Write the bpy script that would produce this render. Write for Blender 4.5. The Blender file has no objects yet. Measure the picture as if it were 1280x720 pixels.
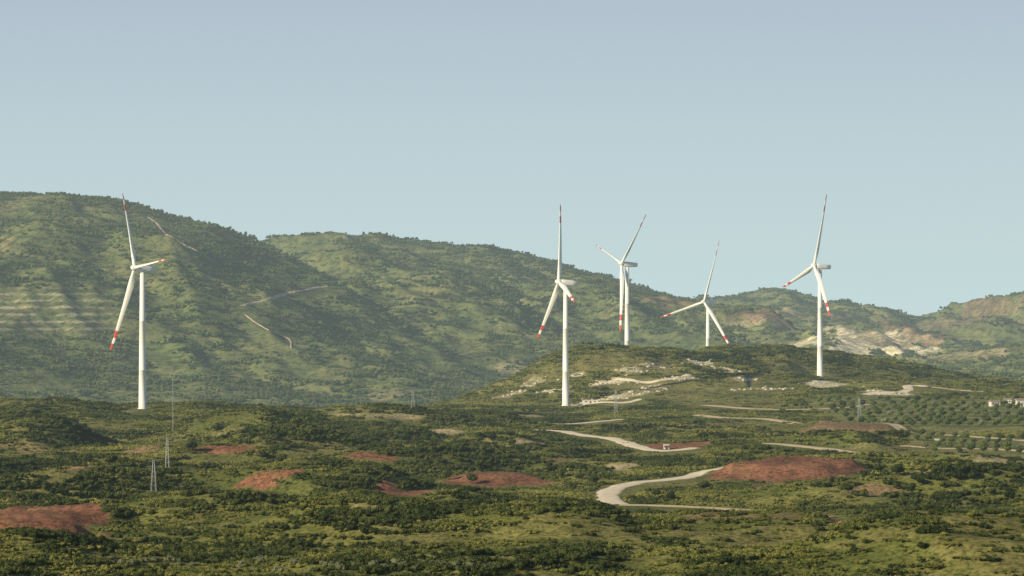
import bpy, bmesh, math, random
import numpy as np
from mathutils import Vector, Matrix, Euler
random.seed(5)
RNG = np.random.default_rng(11)
scene = bpy.context.scene
COL = scene.collection
F = 4400.0          # focal length expressed in 1280-wide picture units
CZ = 100.0          # eye height

# ---------------------------------------------------------------- noise
_perm = np.random.default_rng(3).permutation(256)
_perm = np.concatenate([_perm, _perm, _perm])
_ga = np.random.default_rng(4).uniform(0, 2*np.pi, 256)
_gx, _gy = np.cos(_ga), np.sin(_ga)
def pnoise(x, y, seed=0):
    x = np.asarray(x, float) + seed*17.37; y = np.asarray(y, float) + seed*9.71
    xi = np.floor(x).astype(int); yi = np.floor(y).astype(int)
    xf = x-xi; yf = y-yi
    u = xf*xf*xf*(xf*(xf*6-15)+10); v = yf*yf*yf*(yf*(yf*6-15)+10)
    def g(ix, iy, dx, dy):
        h = _perm[_perm[(ix & 255)] + (iy & 255)]
        return _gx[h]*dx + _gy[h]*dy
    a = g(xi, yi, xf, yf); b = g(xi+1, yi, xf-1, yf)
    c = g(xi, yi+1, xf, yf-1); d = g(xi+1, yi+1, xf-1, yf-1)
    return ((a*(1-u)+b*u)*(1-v) + (c*(1-u)+d*u)*v)*1.45
def fbm(x, y, oct=4, seed=0, gain=.5):
    s = 0; a = 1; t = 0
    for i in range(oct):
        s = s + a*pnoise(x*2**i, y*2**i, seed+i*3); t += a; a *= gain
    return s/t
def ridged(x, y, oct=4, seed=0):
    s = 0; a = 1; t = 0
    for i in range(oct):
        s = s + a*(1-2*np.abs(pnoise(x*2**i, y*2**i, seed+i*3))); t += a; a *= .5
    return s/t
def sstep(a, b, x):
    t = np.clip((x-a)/(b-a), 0, 1); return t*t*(3-2*t)

# ---------------------------------------------------------------- terrain heights
cols = [-600,0,100,180,300,400,500,600,660,720,790,880,960,1030,1100,1180,1280,1900]
rows = {
 300: [-92]*18,
 700: [-88]*18,
 900: [-84]*18,
 1200:[-81]*18,
 1500:[-77.5]*18,
 1750:[-75,-74,-74,-74,-75,-76,-76,-77,-77,-77,-76,-75,-74,-74,-73,-73,-73,-73],
 2020:[-66,-64.5,-66,-67.6,-68,-71,-72.5,-74,-75,-76,-76,-74,-73,-72,-71,-71,-71,-71],
 2290:[-78,-78,-80,-80,-82,-83,-80,-77,-76.5,-76.5,-74,-71,-69,-67,-67,-67,-68,-68],
 2420:[-90,-90,-92,-93,-93,-93,-90,-74,-62,-52,-50,-55,-58,-65,-66,-68,-70,-70],
 2560:[-100,-100,-102,-103,-103,-103,-100,-84,-57,-43,-42.5,-49,-53,-64,-66,-70,-73,-73],
 2680:[-108,-108,-110,-110,-110,-110,-108,-95,-70,-58,-59,-48,-48,-52,-59,-70,-75,-75],
 2790:[-112,-112,-114,-114,-114,-114,-112,-104,-84,-76,-76,-62,-51,-52,-58,-70,-78,-78],
 2930:[-118,-118,-118,-118,-118,-118,-116,-110,-100,-95,-93,-92,-80,-76,-78,-80,-84,-84],
 3300:[-124,-124,-124,-124,-124,-124,-124,-122,-116,-112,-108,-106,-104,-102,-102,-102,-102,-102],
 3700:[-126]*7+[-124]+[-116,-112]+[-110]*8,
 9600:[-126]*7+[-124]+[-116,-112]+[-110]*8,
}
DS = np.arange(300, 4300, 20.0); PS = np.arange(-600, 1901, 10.0)
rk = sorted(rows)
R0 = np.array([np.interp(PS, cols, rows[k]) for k in rk])
TAB = np.zeros((len(DS), len(PS)))
for j in range(len(PS)):
    TAB[:, j] = np.interp(DS, rk, R0[:, j])
def blur(A, s, ax):
    n = int(3*s)+1; k = np.exp(-.5*(np.arange(-n, n+1)/s)**2); k /= k.sum()
    pad = [(0,0),(0,0)]; pad[ax] = (n, n)
    P = np.pad(A, pad, mode='edge')
    out = np.zeros_like(A)
    for i, w in enumerate(k):
        sl = [slice(None)]*2; sl[ax] = slice(i, i+A.shape[ax]); out += w*P[tuple(sl)]
    return out
TAB = blur(blur(TAB, 1.5, 0), 1.6, 1)
def table(px, D):
    fi = np.clip((D-DS[0])/20.0, 0, len(DS)-1.001); fj = np.clip((px-PS[0])/10.0, 0, len(PS)-1.001)
    i = fi.astype(int); j = fj.astype(int); a = fi-i; b = fj-j
    return (TAB[i,j]*(1-a)+TAB[i+1,j]*a)*(1-b) + (TAB[i,j+1]*(1-a)+TAB[i+1,j+1]*a)*b

def curve(pts, px):
    xs = [p[0] for p in pts]; ys = [p[1] for p in pts]
    return (np.interp(px-14, xs, ys)+np.interp(px, xs, ys)+np.interp(px+14, xs, ys))/3
RIDGE1 = [(-600,262),(-200,246),(0,242),(60,247),(130,249),(170,256),(200,266),(250,280),(300,297),(335,312),(380,338),(430,368),(500,402),(560,438),(640,478),(720,515),(900,540),(1900,560)]
RIDGE2 = [(-600,334),(0,334),(250,322),(300,314),(345,306),(380,302),(430,301),(500,307),(560,312),(620,319),(680,335),(740,350),(800,365),(850,376),(900,388),(960,404),(1030,428),(1100,448),(1200,470),(1300,478),(1900,480)]
RIDGE3 = [(-600,424),(700,424),(820,396),(870,388),(900,383),(940,373),(985,371),(1030,382),(1080,390),(1130,399),(1155,403),(1200,390),(1250,376),(1285,365),(1400,339),(1900,324)]
RIDGE4 = [(-600,560),(900,540),(1000,500),(1080,472),(1160,452),(1230,440),(1300,428),(1500,410),(1900,400)]
def mountain(px, D, X, ridge, Dr, Df, seed, amp, fine):
    warp = fbm(X/700, D/700, 3, seed+40)*230
    Drr = Dr + 160*fbm(px/260.0, px*0+seed, 2, seed)
    zr = (360-curve(ridge, px))*Drr/F
    z0 = -128.0
    t = (D + warp*np.clip((Drr-D)/900, 0, 1)-Df)/(Drr-Df)
    tc = np.clip(t, 0, 1)
    prof = .55*tc + .45*np.sin(tc*np.pi/2)**1.3
    mid = np.clip(4*tc*(1-tc), 0, 1)**.8
    z = z0+(zr-z0)*prof
    u = X+.45*D; v = D-.45*X
    g = ridged((u+warp*.7)/400, (v+warp)/1000, 4, seed+7)
    z = z + mid*amp*(g-.2) + mid*amp*.40*fbm(X/240, D/240, 4, seed+11) + mid*fine*(ridged(u/120, v/190, 3, seed+17)-.2) + tc*2.5*fbm(X/60, D/60, 3, seed+5)
    back = np.clip((D-Drr)/1500, 0, 1)
    z = z - back**1.2*230
    return z
def smax(a, b, k):
    h = np.clip(.5+.5*(a-b)/k, 0, 1)
    return b*(1-h)+a*h + k*h*(1-h)*.5
MOUNDS = [ # px, D, height, rx, ry
 (690,1100,7,90,36),(930,1120,7,80,36),(1090,1150,7,50,40),(250,1190,15,46,44),(80,1320,10,32,36),(1300,1020,15,60,46),(1080,1660,8,40,36),
 (430,1350,11,36,34),(600,1560,6,28,30),(520,1720,9,50,34),(20,1030,10,28,38),(300,1750,11,48,32),
 (1180,1330,10,42,38),(140,1560,10,36,32),(360,1560,11,34,32),(450,1140,10,28,34),(50,1790,9,30,30),(640,1700,6,30,28),(450,1880,7,40,28),(30,1650,8,34,32),(1240,1480,8,42,32),(560,1250,7,32,30),
]
FLATTOP = [(978,1465,5.5,29,32),(620,1430,3.5,20,26),(1072,1790,4.0,28,26),(25,1165,7.0,34,50)]   # low broad spoil and clay banks
# corridors and fields where the ground was graded: (x, y, half width, reach in front, reach behind)
GRADE = []
def ray_table(px, py, dmin=900, dmax=2280):
    D = np.arange(dmin, dmax, 2.0); p = 360-table(np.full(len(D), float(px)), D)*F/D
    i = np.argmax(p <= py) if (p <= py).any() else len(D)-1
    return ((px-640)*D[i]/F, D[i])
for (fx, fD, a, rx, ry) in FLATTOP: GRADE.append(((fx-640)*fD/F, fD-15, rx*1.5, 110, 40))
PADS = []   # (x, y, z, radius)
def height(X, Y):
    X = np.asarray(X, float); Y = np.asarray(Y, float)
    px = 640+F*X/Y
    z0 = table(px, Y); z = z0.copy()
    nearf = sstep(500, 900, Y)*(1-sstep(2900, 3600, Y))
    calm = (1-.66*sstep(1850, 2050, Y))*(1-.66*np.exp(-(((px-790)/180)**2+((Y-1250)/170)**2)))
    z = z + nearf*calm*(9.0*fbm(X/170, Y/120, 3, 1) + 9.0*(ridged((X+.3*Y)/150, (Y-.2*X)/130, 3, 6)-.25)) + nearf*(2.2*fbm(X/42, Y/36, 3, 2))
    kn = sstep(2300, 2400, Y)*(1-sstep(2800, 2950, Y))
    z = z + kn*4.8*(ridged(X/44, Y/75, 3, 9)-.2)
    for (mx, D, a, rx, ry) in MOUNDS:
        x0 = (mx-640)*D/F
        z = z + a*np.exp(-(((X-x0)/rx)**2+((Y-D)/ry)**2))
    keep = np.ones_like(z)
    for (gx, gy, hw, fr, bk) in GRADE:
        s = (np.abs(X-gx) < hw*2.6) & (Y > gy-fr*2.2) & (Y < gy+bk*2.2)
        if not s.any(): continue
        dy = Y[s]-gy; q = ((X[s]-gx)/hw)**2+(dy/np.where(dy < 0, fr, bk))**2
        keep[s] = np.minimum(keep[s], 1-.92*np.exp(-q**1.5))
    z = z0+(z-z0)*keep
    w = np.exp(-((px-178)/52)**4)*sstep(1640, 1720, Y)*(1-sstep(1998, 2012, Y))     # saddle in front of the left turbine
    z = z*(1-w)+np.minimum(z, z0-1.2)*w
    for (mx, D, a, rx, ry) in FLATTOP:
        x0 = (mx-640)*D/F; q = ((X-x0)/rx)**2+((Y-D)/ry)**2
        s = q < 6
        if s.any():
            qq = q[s]*(1+.7*fbm(X[s]/14, Y[s]/18, 3, 14)); z[s] += a*(.35*np.exp(-qq**3)+.65*np.exp(-(qq*1.3)**2))*(1+.15*fbm(X[s]/6, Y[s]/12, 2, 15))
    far = Y > 3300
    if far.any():
        xx, yy, pp = X[far], Y[far], px[far]
        m = mountain(pp, yy, xx, RIDGE1, 5000, 3450, 1, 50, 6)
        m = smax(m, mountain(pp, yy, xx, RIDGE2, 5900, 3700, 2, 62, 13), 14)
        m = smax(m, mountain(pp, yy, xx, RIDGE3, 7000, 4700, 3, 52, 20), 8)
        m = smax(m, mountain(pp, yy, xx, RIDGE4, 4700, 3500, 5, 30, 14), 8)
        w = sstep(3300, 3800, yy)
        zz = z.copy(); zf = zz[far]; zf = zf*(1-w)+smax(zf*(yy<8000)+(-140)*(yy>=8000), m, 12)*w; zz[far] = zf; z = zz
    for (x0, y0, z0_, r) in PADS:
        k = np.exp(-(((X-x0)**2+(Y-y0)**2)/r**2)**1.5)
        z = z*(1-k)+z0_*k
    return z + CZ
def hz(x, y): return float(height(np.array([x]), np.array([y]))[0])
_Dm = np.arange(650, 7600, 2.5)
def ray(px, py):
    """ground point seen in that direction"""
    h = height((px-640)*_Dm/F, _Dm)-CZ
    p = 360-h*F/_Dm
    i = np.argmax(p <= py) if (p <= py).any() else len(_Dm)-1
    D = _Dm[i]
    return ((px-640)*D/F, D)

# turbines: tower px, base depth, base z, first-blade direction, yaw relative to the line of sight, rotor turn
TURB = [
 (178, 2011, -69.0, (-12.7,-90.7,71.2), 20.5, 3, 'white wind turbine standing apart on the left ridge, one blade reaching steeply down left'),
 (707, 2290, -76.5, (2.3,-97.7,28.6), 14.0, 0, 'white wind turbine at the foot of the knoll, one blade straight up, second from left'),
 (784, 2665, -62.0, (30.7,-60.3,-55.5), 24.0, 0, 'white wind turbine behind the knoll crest with one blade hanging straight down its tower'),
 (885, 2933, -92.0, (14.7,-76.7,-14.7), 43.0, 0, 'smallest white wind turbine, rotor facing the viewer, half its tower hidden by the hill'),
 (1025, 2549, -64.3, (14,-89,-16), 23.7, 0, 'rightmost white wind turbine on the right shoulder of the knoll'),
]
for (px, D, zb, A, yw, dp, lb) in TURB:
    PADS.append(((px-640)*D/F, D, zb, 22))

# ---------------------------------------------------------------- roads and patches (found on the ground)
ROADS = [ # name, width, pixels, graded?
 ('dirt_road', 9.0, [(775,632),(761,626),(760,616),(776,608),(805,602),(850,598),(885,591),(925,583)], 1),
 ('dirt_road', 8.0, [(668,539),(700,540),(740,547),(770,550),(800,560),(830,564),(868,561)], 1),
 ('dirt_road', 6.0, [(690,531),(730,529),(776,524)], 1),
 ('farm_track', 7.5, [(775,632),(840,633),(900,637),(970,641),(1045,649)], 1),
 ('farm_track', 8.0, [(872,519),(910,523),(950,524),(1010,531),(1080,534),(1140,542),(1200,545),(1290,553)], 1),
 ('farm_track', 6.5, [(145,561),(190,563),(240,558),(340,563)], 1),
 ('farm_track', 8.0, [(960,556),(1020,562),(1110,570),(1200,572),(1290,578)], 1),
 ('farm_track', 7.5, [(1060,601),(1120,598),(1200,600),(1290,604)], 1),
 ('farm_track', 6.5, [(880,507),(960,512),(1040,511),(1090,506)], 1),
 ('farm_track', 6.5, [(1130,560),(1180,563),(1240,562),(1290,566)], 1),
 ('dirt_road', 7.5, [(1080,494),(1100,491),(1120,492),(1138,487),(1130,480),(1165,484)], 0),
 ('farm_track', 6.0, [(1165,484),(1200,488),(1240,490)], 0),
 ('dirt_road', 5.0, [(715,508),(745,503),(775,505),(800,500)], 0),
 ('dirt_road', 4.5, [(770,474),(800,479),(835,476),(862,468)], 0),
 ('hill_track', 4.5, [(186,272),(197,280),(205,290),(215,297),(228,305),(246,314),(266,326)], 0),
 ('hill_track', 4.5, [(300,383),(330,376),(365,366),(408,358)], 0),
 ('hill_track', 2.2, [(306,394),(322,405),(342,416),(362,425),(364,436)], 0),
]
roadlines = []
def densify(P, step, smooth=True):
    P = [2*P[0]-P[1]]+P+[2*P[-1]-P[-2]]; out = []
    for i in range(1, len(P)-2):
        n = max(3, int(np.linalg.norm(P[i+1]-P[i])/step))
        for k in range(n):
            t = k/n
            out.append(.5*((2*P[i])+(-P[i-1]+P[i+1])*t+(2*P[i-1]-5*P[i]+4*P[i+1]-P[i+2])*t*t+(-P[i-1]+3*P[i]-3*P[i+1]+P[i+2])*t**3))
    out.append(P[-2]); return np.array(out)
raw = []
for ri, (nm, w, pts, gr) in enumerate(ROADS):
    pp = densify([np.array(p, float) for p in pts], 1.5 if nm == 'hill_track' else 7)
    if gr:
        L = np.array([ray_table(a, b_) for a, b_ in pp])
        fr = 180 if ri == 0 else (130 if ri == 3 else (90 if nm == 'dirt_road' else 85))
        for (x, y) in L[::2]: GRADE.append((x, y, 24, fr, 35))
        raw.append(L)
    else: raw.append(pp)
GX0, GX1, GY0, GY1 = 180.0, 322.0, 1815.0, 2170.0      # the planted grove
for gx in (195, 245, 290):
    for gy in (1870, 1960, 2070): GRADE.append((gx, gy, 52, 130, 80))
HX0, HX1, HY0, HY1 = 188.0, 262.0, 1590.0, 1715.0      # the lower grove
GRADE.append((225, 1650, 55, 120, 60))
GRADE.append((223, 2530, 32, 160, 15)); GRADE.append((35, 2290, 26, 120, 10)); GRADE.append((-211, 2011, 26, 190, 14))
for (nm, w, pts, gr), L in zip(ROADS, raw):
    if not gr: L = np.array([ray(a, b_) for a, b_ in L])
    if nm == 'hill_track':      # follow every visible fold of the slope
        out = []
        for a, b_ in zip(L, L[1:]):
            n = max(1, int(np.linalg.norm(b_-a)/5))
            for k in range(n): out.append(a+(b_-a)*k/n)
        out.append(L[-1]); roadlines.append((nm, w, np.array(out))); continue
    L2 = [L[0]]
    for q in L[1:]:
        if np.linalg.norm(q-L2[-1]) > 6: L2.append(q)
    L = np.array(L2)
    for _ in range(2):
        M = L.copy(); M[1:-1] = .5*L[1:-1]+.25*(L[:-2]+L[2:]); L = M
    L = densify([p for p in L], 4)
    roadlines.append((nm, w, L))
RED=(.31,.135,.082); BRN=(.30,.19,.11); TAN=(.45,.35,.21); PALE=(.78,.65,.46); MEAD=(.255,.215,.082)
PATCH = [ # px, py, w, h, colour, bare(0..1)
 (500,617,150,9,RED,1),(955,606,60,5,BRN,.9),
 (460,571,70,8,RED,1),(285,563,110,7,RED,1),(552,540,44,8,TAN,1),(845,557,90,11,RED,1),
 (170,566,60,6,BRN,.9),(664,520,46,4,TAN,1),(1250,575,70,4,TAN,.8),(930,646,200,5,BRN,.5),(1030,648,40,4,RED,.9),
 (330,600,80,4,RED,.9),(700,572,70,4,BRN,.9),(1085,614,60,4,BRN,.9),(780,584,60,4,TAN,.9),(660,552,60,4,TAN,.9),(90,586,80,4,BRN,.9),
 (740,660,400,26,MEAD,.66),(950,668,280,22,MEAD,.64),(1120,668,180,16,MEAD,.5),(470,520,130,5,TAN,.7),
 (640,470,46,26,TAN,.5),(665,478,24,7,PALE,.8),(762,478,50,5,PALE,1),(735,502,40,6,PALE,1),(815,485,40,5,TAN,.9),(1035,481,56,8,PALE,.9),(1110,491,56,7,PALE,1),
 (780,495,70,4,PALE,.9),(855,473,60,4,PALE,.9),(960,486,110,4,TAN,.9),(640,492,50,6,TAN,.8),(700,462,90,22,MEAD,.6),(780,450,140,20,MEAD,.6),(1000,462,140,14,MEAD,.6),(880,490,160,16,MEAD,.6),
 (820,459,50,6,TAN,.9),(872,453,36,6,PALE,.9),(905,463,26,5,PALE,.8),(690,488,30,5,PALE,.8),(720,470,26,4,PALE,.8),(790,463,30,4,PALE,.8),(930,475,30,4,PALE,.8),(950,474,90,10,MEAD,.6),(1070,500,120,12,MEAD,.7),(900,506,160,14,MEAD,.6),(960,532,250,14,MEAD,.6),(1200,560,200,12,MEAD,.6),
 (1080,422,70,18,PALE,1),(1100,436,94,22,PALE,1),(1124,422,56,14,PALE,1),(1066,440,50,10,PALE,1),(1095,430,110,26,TAN,.9),(975,406,60,12,TAN,.9),(1240,442,40,7,TAN,.7),(1165,428,50,8,TAN,.6),(1010,428,30,6,PALE,.8),(1150,436,34,6,PALE,.8),
 (1000,396,60,10,TAN,.7),(1060,398,70,10,BRN,.8),(1110,408,60,10,BRN,.8),(1235,394,60,12,BRN,.6),(1270,402,50,12,TAN,.5),(1200,440,60,10,TAN,.5),(930,405,50,10,TAN,.7),(1150,415,50,8,BRN,.7),
 (1210,404,110,20,BRN,.5),(960,392,110,12,BRN,.6),(820,378,90,14,BRN,.6),
 (285,296,30,7,BRN,.9),(310,304,20,6,BRN,.8),(500,492,110,12,TAN,.35),
 (20,560,90,14,BRN,.5),(1230,655,130,30,MEAD,.45),(400,560,80,20,MEAD,.4),(240,545,120,14,MEAD,.4),(100,530,120,12,MEAD,.4),
]
patches = []
for (px, py, w, h, c, b) in PATCH:
    x1, d1 = ray(px, py-h/2); x0, d0 = ray(px, py+h/2); x, d = ray(px, py)
    D = (d0+d1)/2
    lim = 100 if D < 3300 else 320
    if abs(d1-d0) > 2*lim: D = d; d0 = d-lim*.55; d1 = d+lim*.55
    patches.append(((px-640)*D/F, D, w/2*D/F, max(6, (d1-d0)/2), c, b))
for (mx, D, a, rx, ry), c in zip(FLATTOP, (RED, RED, BRN, RED)):
    patches.append(((mx-640)*D/F, D-12, rx*1.0, ry*1.15+6, c, 1))
def patch_masks(X, Y):
    wob = fbm(X/24, Y/40, 3, 21)*.74 + fbm(X/7, Y/10, 3, 22)*.22
    wobf = fbm(X/60, Y/90, 3, 23)*.8 + fbm(X/16, Y/30, 3, 22)*.7
    wob = np.where(Y > 3300, wobf, wob)
    out = []
    for (x0, y0, rx, ry, c, b) in patches:
        r = np.sqrt(((X-x0)/rx)**2+((Y-y0)/ry)**2)+wob-(.20 if (c is PALE and y0 > 3300) else 0)
        out.append((1-sstep(.92, 1.06, r), c, b))
    return out
def grove(X, Y):
    e = 8*fbm(X/30, Y/40, 2, 91)
    a = sstep(GX0-4, GX0+4, X+e)*(1-sstep(GX1+14, GX1+24, X))*sstep(GY0-30, GY0-15, Y+e)*(1-sstep(GY1-10, GY1+5, Y+e))
    b = sstep(HX0-4, HX0+4, X+e)*(1-sstep(HX1+14, HX1+24, X))*sstep(HY0-30, HY0-15, Y+e)*(1-sstep(HY1-10, HY1+5, Y+e))
    return np.maximum(a, b)
def bare(X, Y):
    m = grove(X, Y)*.95
    for (k, c, b) in patch_masks(X, Y): m = np.maximum(m, k*b)
    for (k, c, b) in patch_masks(X, Y+14): m = np.maximum(m, k*b*.85*(Y < 3300))
    for (nm, w, L) in roadlines:
        ahead = 38 if nm == 'dirt_road' else (28 if nm == 'farm_track' else 40)
        lo = L.min(0)-70; hi = L.max(0)+70
        s = (X > lo[0]) & (X < hi[0]) & (Y > lo[1]) & (Y < hi[1])
        if not s.any(): continue
        xs, ys = X[s], Y[s]; mm = np.zeros(len(xs), bool); e = 4 if nm != 'hill_track' else 10
        for q in L[::2]:
            mm |= (np.abs(xs-q[0]) < w*.5+e) & (ys-q[1] < w*.5+e) & (ys-q[1] > -w*.5-ahead)
        t = m[s]; t[mm] = 1; m[s] = t
    for (x0, y0, z0, r) in PADS:
        m = np.maximum(m, 1.0*(((X-x0)/10)**2+((Y-y0+24)/44)**2 < 1))
    return m

# ---------------------------------------------------------------- materials
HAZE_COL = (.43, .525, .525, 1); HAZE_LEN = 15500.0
def new_mat(name):
    m = bpy.data.materials.new(name); m.use_nodes = True
    nt = m.node_tree; nt.nodes.clear()
    return m, nt
def N(nt, t, **kw):
    n = nt.nodes.new(t)
    for k, v in kw.items(): setattr(n, k, v)
    return n
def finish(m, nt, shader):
    """haze painted onto surfaces as emission: grows with distance up the valley, clear over the near ground"""
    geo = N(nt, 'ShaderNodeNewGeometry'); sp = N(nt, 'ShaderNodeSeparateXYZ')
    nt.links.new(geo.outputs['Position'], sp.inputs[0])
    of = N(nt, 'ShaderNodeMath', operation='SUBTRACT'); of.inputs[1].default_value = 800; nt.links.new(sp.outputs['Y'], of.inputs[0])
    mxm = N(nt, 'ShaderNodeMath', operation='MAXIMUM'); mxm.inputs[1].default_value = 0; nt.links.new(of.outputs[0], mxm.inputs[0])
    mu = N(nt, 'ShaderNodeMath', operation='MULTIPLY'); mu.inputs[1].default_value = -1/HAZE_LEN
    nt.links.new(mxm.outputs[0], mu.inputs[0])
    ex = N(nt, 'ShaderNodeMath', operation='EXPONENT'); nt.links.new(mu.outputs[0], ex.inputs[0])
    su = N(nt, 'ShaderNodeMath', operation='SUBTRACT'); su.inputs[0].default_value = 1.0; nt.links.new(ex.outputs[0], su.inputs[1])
    em = N(nt, 'ShaderNodeEmission'); em.inputs[0].default_value = HAZE_COL  # painted haze: an even glow mixed into the surface, no air volume
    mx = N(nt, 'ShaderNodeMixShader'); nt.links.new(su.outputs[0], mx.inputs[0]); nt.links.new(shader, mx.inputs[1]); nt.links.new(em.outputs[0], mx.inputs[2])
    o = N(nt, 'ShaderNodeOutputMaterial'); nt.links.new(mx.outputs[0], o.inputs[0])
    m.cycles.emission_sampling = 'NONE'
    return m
def noise(nt, scale, detail=4, rough=.6, vec=None):
    n = N(nt, 'ShaderNodeTexNoise'); n.inputs['Scale'].default_value = scale; n.inputs['Detail'].default_value = detail; n.inputs['Roughness'].default_value = rough
    if vec is not None: nt.links.new(vec, n.inputs['Vector'])
    return n
def ramp(nt, fac, stops):
    r = N(nt, 'ShaderNodeValToRGB'); e = r.color_ramp.elements
    while len(e) < len(stops): e.new(.5)
    for i, (p, c) in enumerate(stops): e[i].position = p; e[i].color = (*c, 1)
    nt.links.new(fac, r.inputs[0]); return r
def mixc(nt, fac, a, b, mode='MIX'):
    n = N(nt, 'ShaderNodeMix', data_type='RGBA', blend_type=mode)
    for s, v in ((n.inputs[0], fac), (n.inputs[6], a), (n.inputs[7], b)):
        if isinstance(v, bpy.types.NodeSocket): nt.links.new(v, s)
        else: s.default_value = v if not isinstance(v, tuple) else (*v[:3], 1)
    return n.outputs[2]
def bsdf(nt, col, rough=.9, spec=.1):
    b = N(nt, 'ShaderNodeBsdfPrincipled'); b.inputs['Roughness'].default_value = rough; b.inputs['Specular IOR Level'].default_value = spec
    if isinstance(col, tuple): b.inputs['Base Color'].default_value = (*col[:3], 1)
    else: nt.links.new(col, b.inputs['Base Color'])
    return b
def ground_mat(name, s1, s2, bump):
    m, nt = new_mat(name)
    at = N(nt, 'ShaderNodeVertexColor'); at.layer_name = 'Col'
    geo = N(nt, 'ShaderNodeNewGeometry'); P = geo.outputs['Position']
    n1 = noise(nt, s1, 6, .65, P); n2 = noise(nt, s2, 5, .7, P)
    v1 = ramp(nt, n1.outputs[0], [(.3, (.66,.66,.64)), (.7, (1.35,1.33,1.28))])
    v2 = ramp(nt, n2.outputs[0], [(.40, (.40,.50,.34)), (.5, (.95,.97,.92)), (.66, (1.35,1.3,1.2))])
    c = mixc(nt, 1.0, at.outputs[0], v1.outputs[0], 'MULTIPLY'); c = mixc(nt, 1.0, c, v2.outputs[0], 'MULTIPLY')
    b = bsdf(nt, c)
    bp = N(nt, 'ShaderNodeBump'); bp.inputs['Strength'].default_value = .9; bp.inputs['Distance'].default_value = bump
    nt.links.new(n2.outputs[0], bp.inputs['Height']); nt.links.new(bp.outputs[0], b.inputs['Normal'])
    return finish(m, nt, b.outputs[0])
def plain_mat(name, col, var=.15, scale=1.0, rough=.8, spec=.2):
    m, nt = new_mat(name)
    geo = N(nt, 'ShaderNodeNewGeometry'); n1 = noise(nt, scale, 5, .6, geo.outputs['Position'])
    r = ramp(nt, n1.outputs[0], [(.3, tuple(c*(1-var) for c in col)), (.7, tuple(min(1, c*(1+var)) for c in col))])
    b = bsdf(nt, r.outputs[0], rough, spec)
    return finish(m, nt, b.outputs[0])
def road_mat(name, col, verge, amount):
    m, nt = new_mat(name)
    geo = N(nt, 'ShaderNodeNewGeometry'); n1 = noise(nt, .35, 5, .65, geo.outputs['Position']); n2 = noise(nt, .09, 4, .7, geo.outputs['Position'])
    at = N(nt, 'ShaderNodeAttribute'); at.attribute_name = 'edge'
    c0 = ramp(nt, n1.outputs[0], [(.3, tuple(c*.85 for c in col)), (.7, tuple(min(1, c*1.08) for c in col))])
    s = N(nt, 'ShaderNodeMath', operation='ADD'); nt.links.new(at.outputs['Fac'], s.inputs[0]); nt.links.new(n2.outputs[0], s.inputs[1])
    f = N(nt, 'ShaderNodeMapRange'); f.inputs['From Min'].default_value = 1.32-amount; f.inputs['From Max'].default_value = 1.50-amount; nt.links.new(s.outputs[0], f.inputs[0])
    c = mixc(nt, f.outputs[0], c0.outputs[0], verge)
    b = bsdf(nt, c)
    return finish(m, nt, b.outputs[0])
def foliage_mat(name, dark, mid, light, zone_scale):
    m, nt = new_mat(name)
    geo = N(nt, 'ShaderNodeNewGeometry'); oi = N(nt, 'ShaderNodeObjectInfo')
    at = N(nt, 'ShaderNodeAttribute'); at.attribute_name = 'leafv'
    z = noise(nt, zone_scale, 3, .6, geo.outputs['Position'])
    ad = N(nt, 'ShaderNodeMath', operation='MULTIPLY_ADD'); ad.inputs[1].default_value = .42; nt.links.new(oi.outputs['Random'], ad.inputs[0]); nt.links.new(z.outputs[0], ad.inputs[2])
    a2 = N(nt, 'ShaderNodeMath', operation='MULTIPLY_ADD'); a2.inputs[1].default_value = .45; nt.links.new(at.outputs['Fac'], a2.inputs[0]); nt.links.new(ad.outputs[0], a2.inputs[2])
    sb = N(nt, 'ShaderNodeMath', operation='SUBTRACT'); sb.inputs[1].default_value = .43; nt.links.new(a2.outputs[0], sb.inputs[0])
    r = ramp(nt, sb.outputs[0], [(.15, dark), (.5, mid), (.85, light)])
    b = bsdf(nt, r.outputs[0], .75, .15)
    tr = N(nt, 'ShaderNodeBsdfTranslucent'); nt.links.new(r.outputs[0], tr.inputs[0])
    mx = N(nt, 'ShaderNodeMixShader'); mx.inputs[0].default_value = .15; nt.links.new(b.outputs[0], mx.inputs[1]); nt.links.new(tr.outputs[0], mx.inputs[2])
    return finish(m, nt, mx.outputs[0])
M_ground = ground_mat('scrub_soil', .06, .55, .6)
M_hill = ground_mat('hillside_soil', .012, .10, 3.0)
M_road = road_mat('pale_dirt', (.90,.75,.52), (.46,.37,.20), 0)
M_track = road_mat('farm_track_dirt', (.70,.53,.33), (.32,.27,.12), .08)
M_htrack = road_mat('hill_track_dirt', (.60,.44,.30), (.34,.27,.16), .0)
M_scrub = foliage_mat('scrub_leaves', (.038,.056,.012), (.155,.170,.038), (.39,.35,.088), .018)
M_far = foliage_mat('forest_leaves', (.028,.057,.019), (.088,.124,.038), (.205,.215,.066), .004)
M_pale = foliage_mat('olive_leaves', (.10,.115,.055), (.20,.21,.105), (.30,.30,.17), .05)
M_grove = foliage_mat('grove_leaves', (.035,.055,.015), (.10,.135,.035), (.20,.23,.065), .05)
M_dark = foliage_mat('dark_leaves', (.016,.029,.007), (.056,.076,.018), (.150,.160,.042), .03)
M_bark = plain_mat('bark', (.12,.085,.055), .3, 3)
M_rock = plain_mat('pale_rock', (.58,.50,.37), .25, .5)
M_white = plain_mat('white_paint', (.93,.89,.79), .03, .05, .45, .4)
M_red = plain_mat('red_paint', (.68,.09,.07), .05, .05, .5, .4)
M_steel = plain_mat('galvanised_steel', (.33,.35,.32), .1, 2, .6, .4)
M_wall = plain_mat('lime_render', (.66,.61,.52), .08, 1)
M_roof = plain_mat('weathered_tile', (.34,.25,.19), .2, 2)
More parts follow.
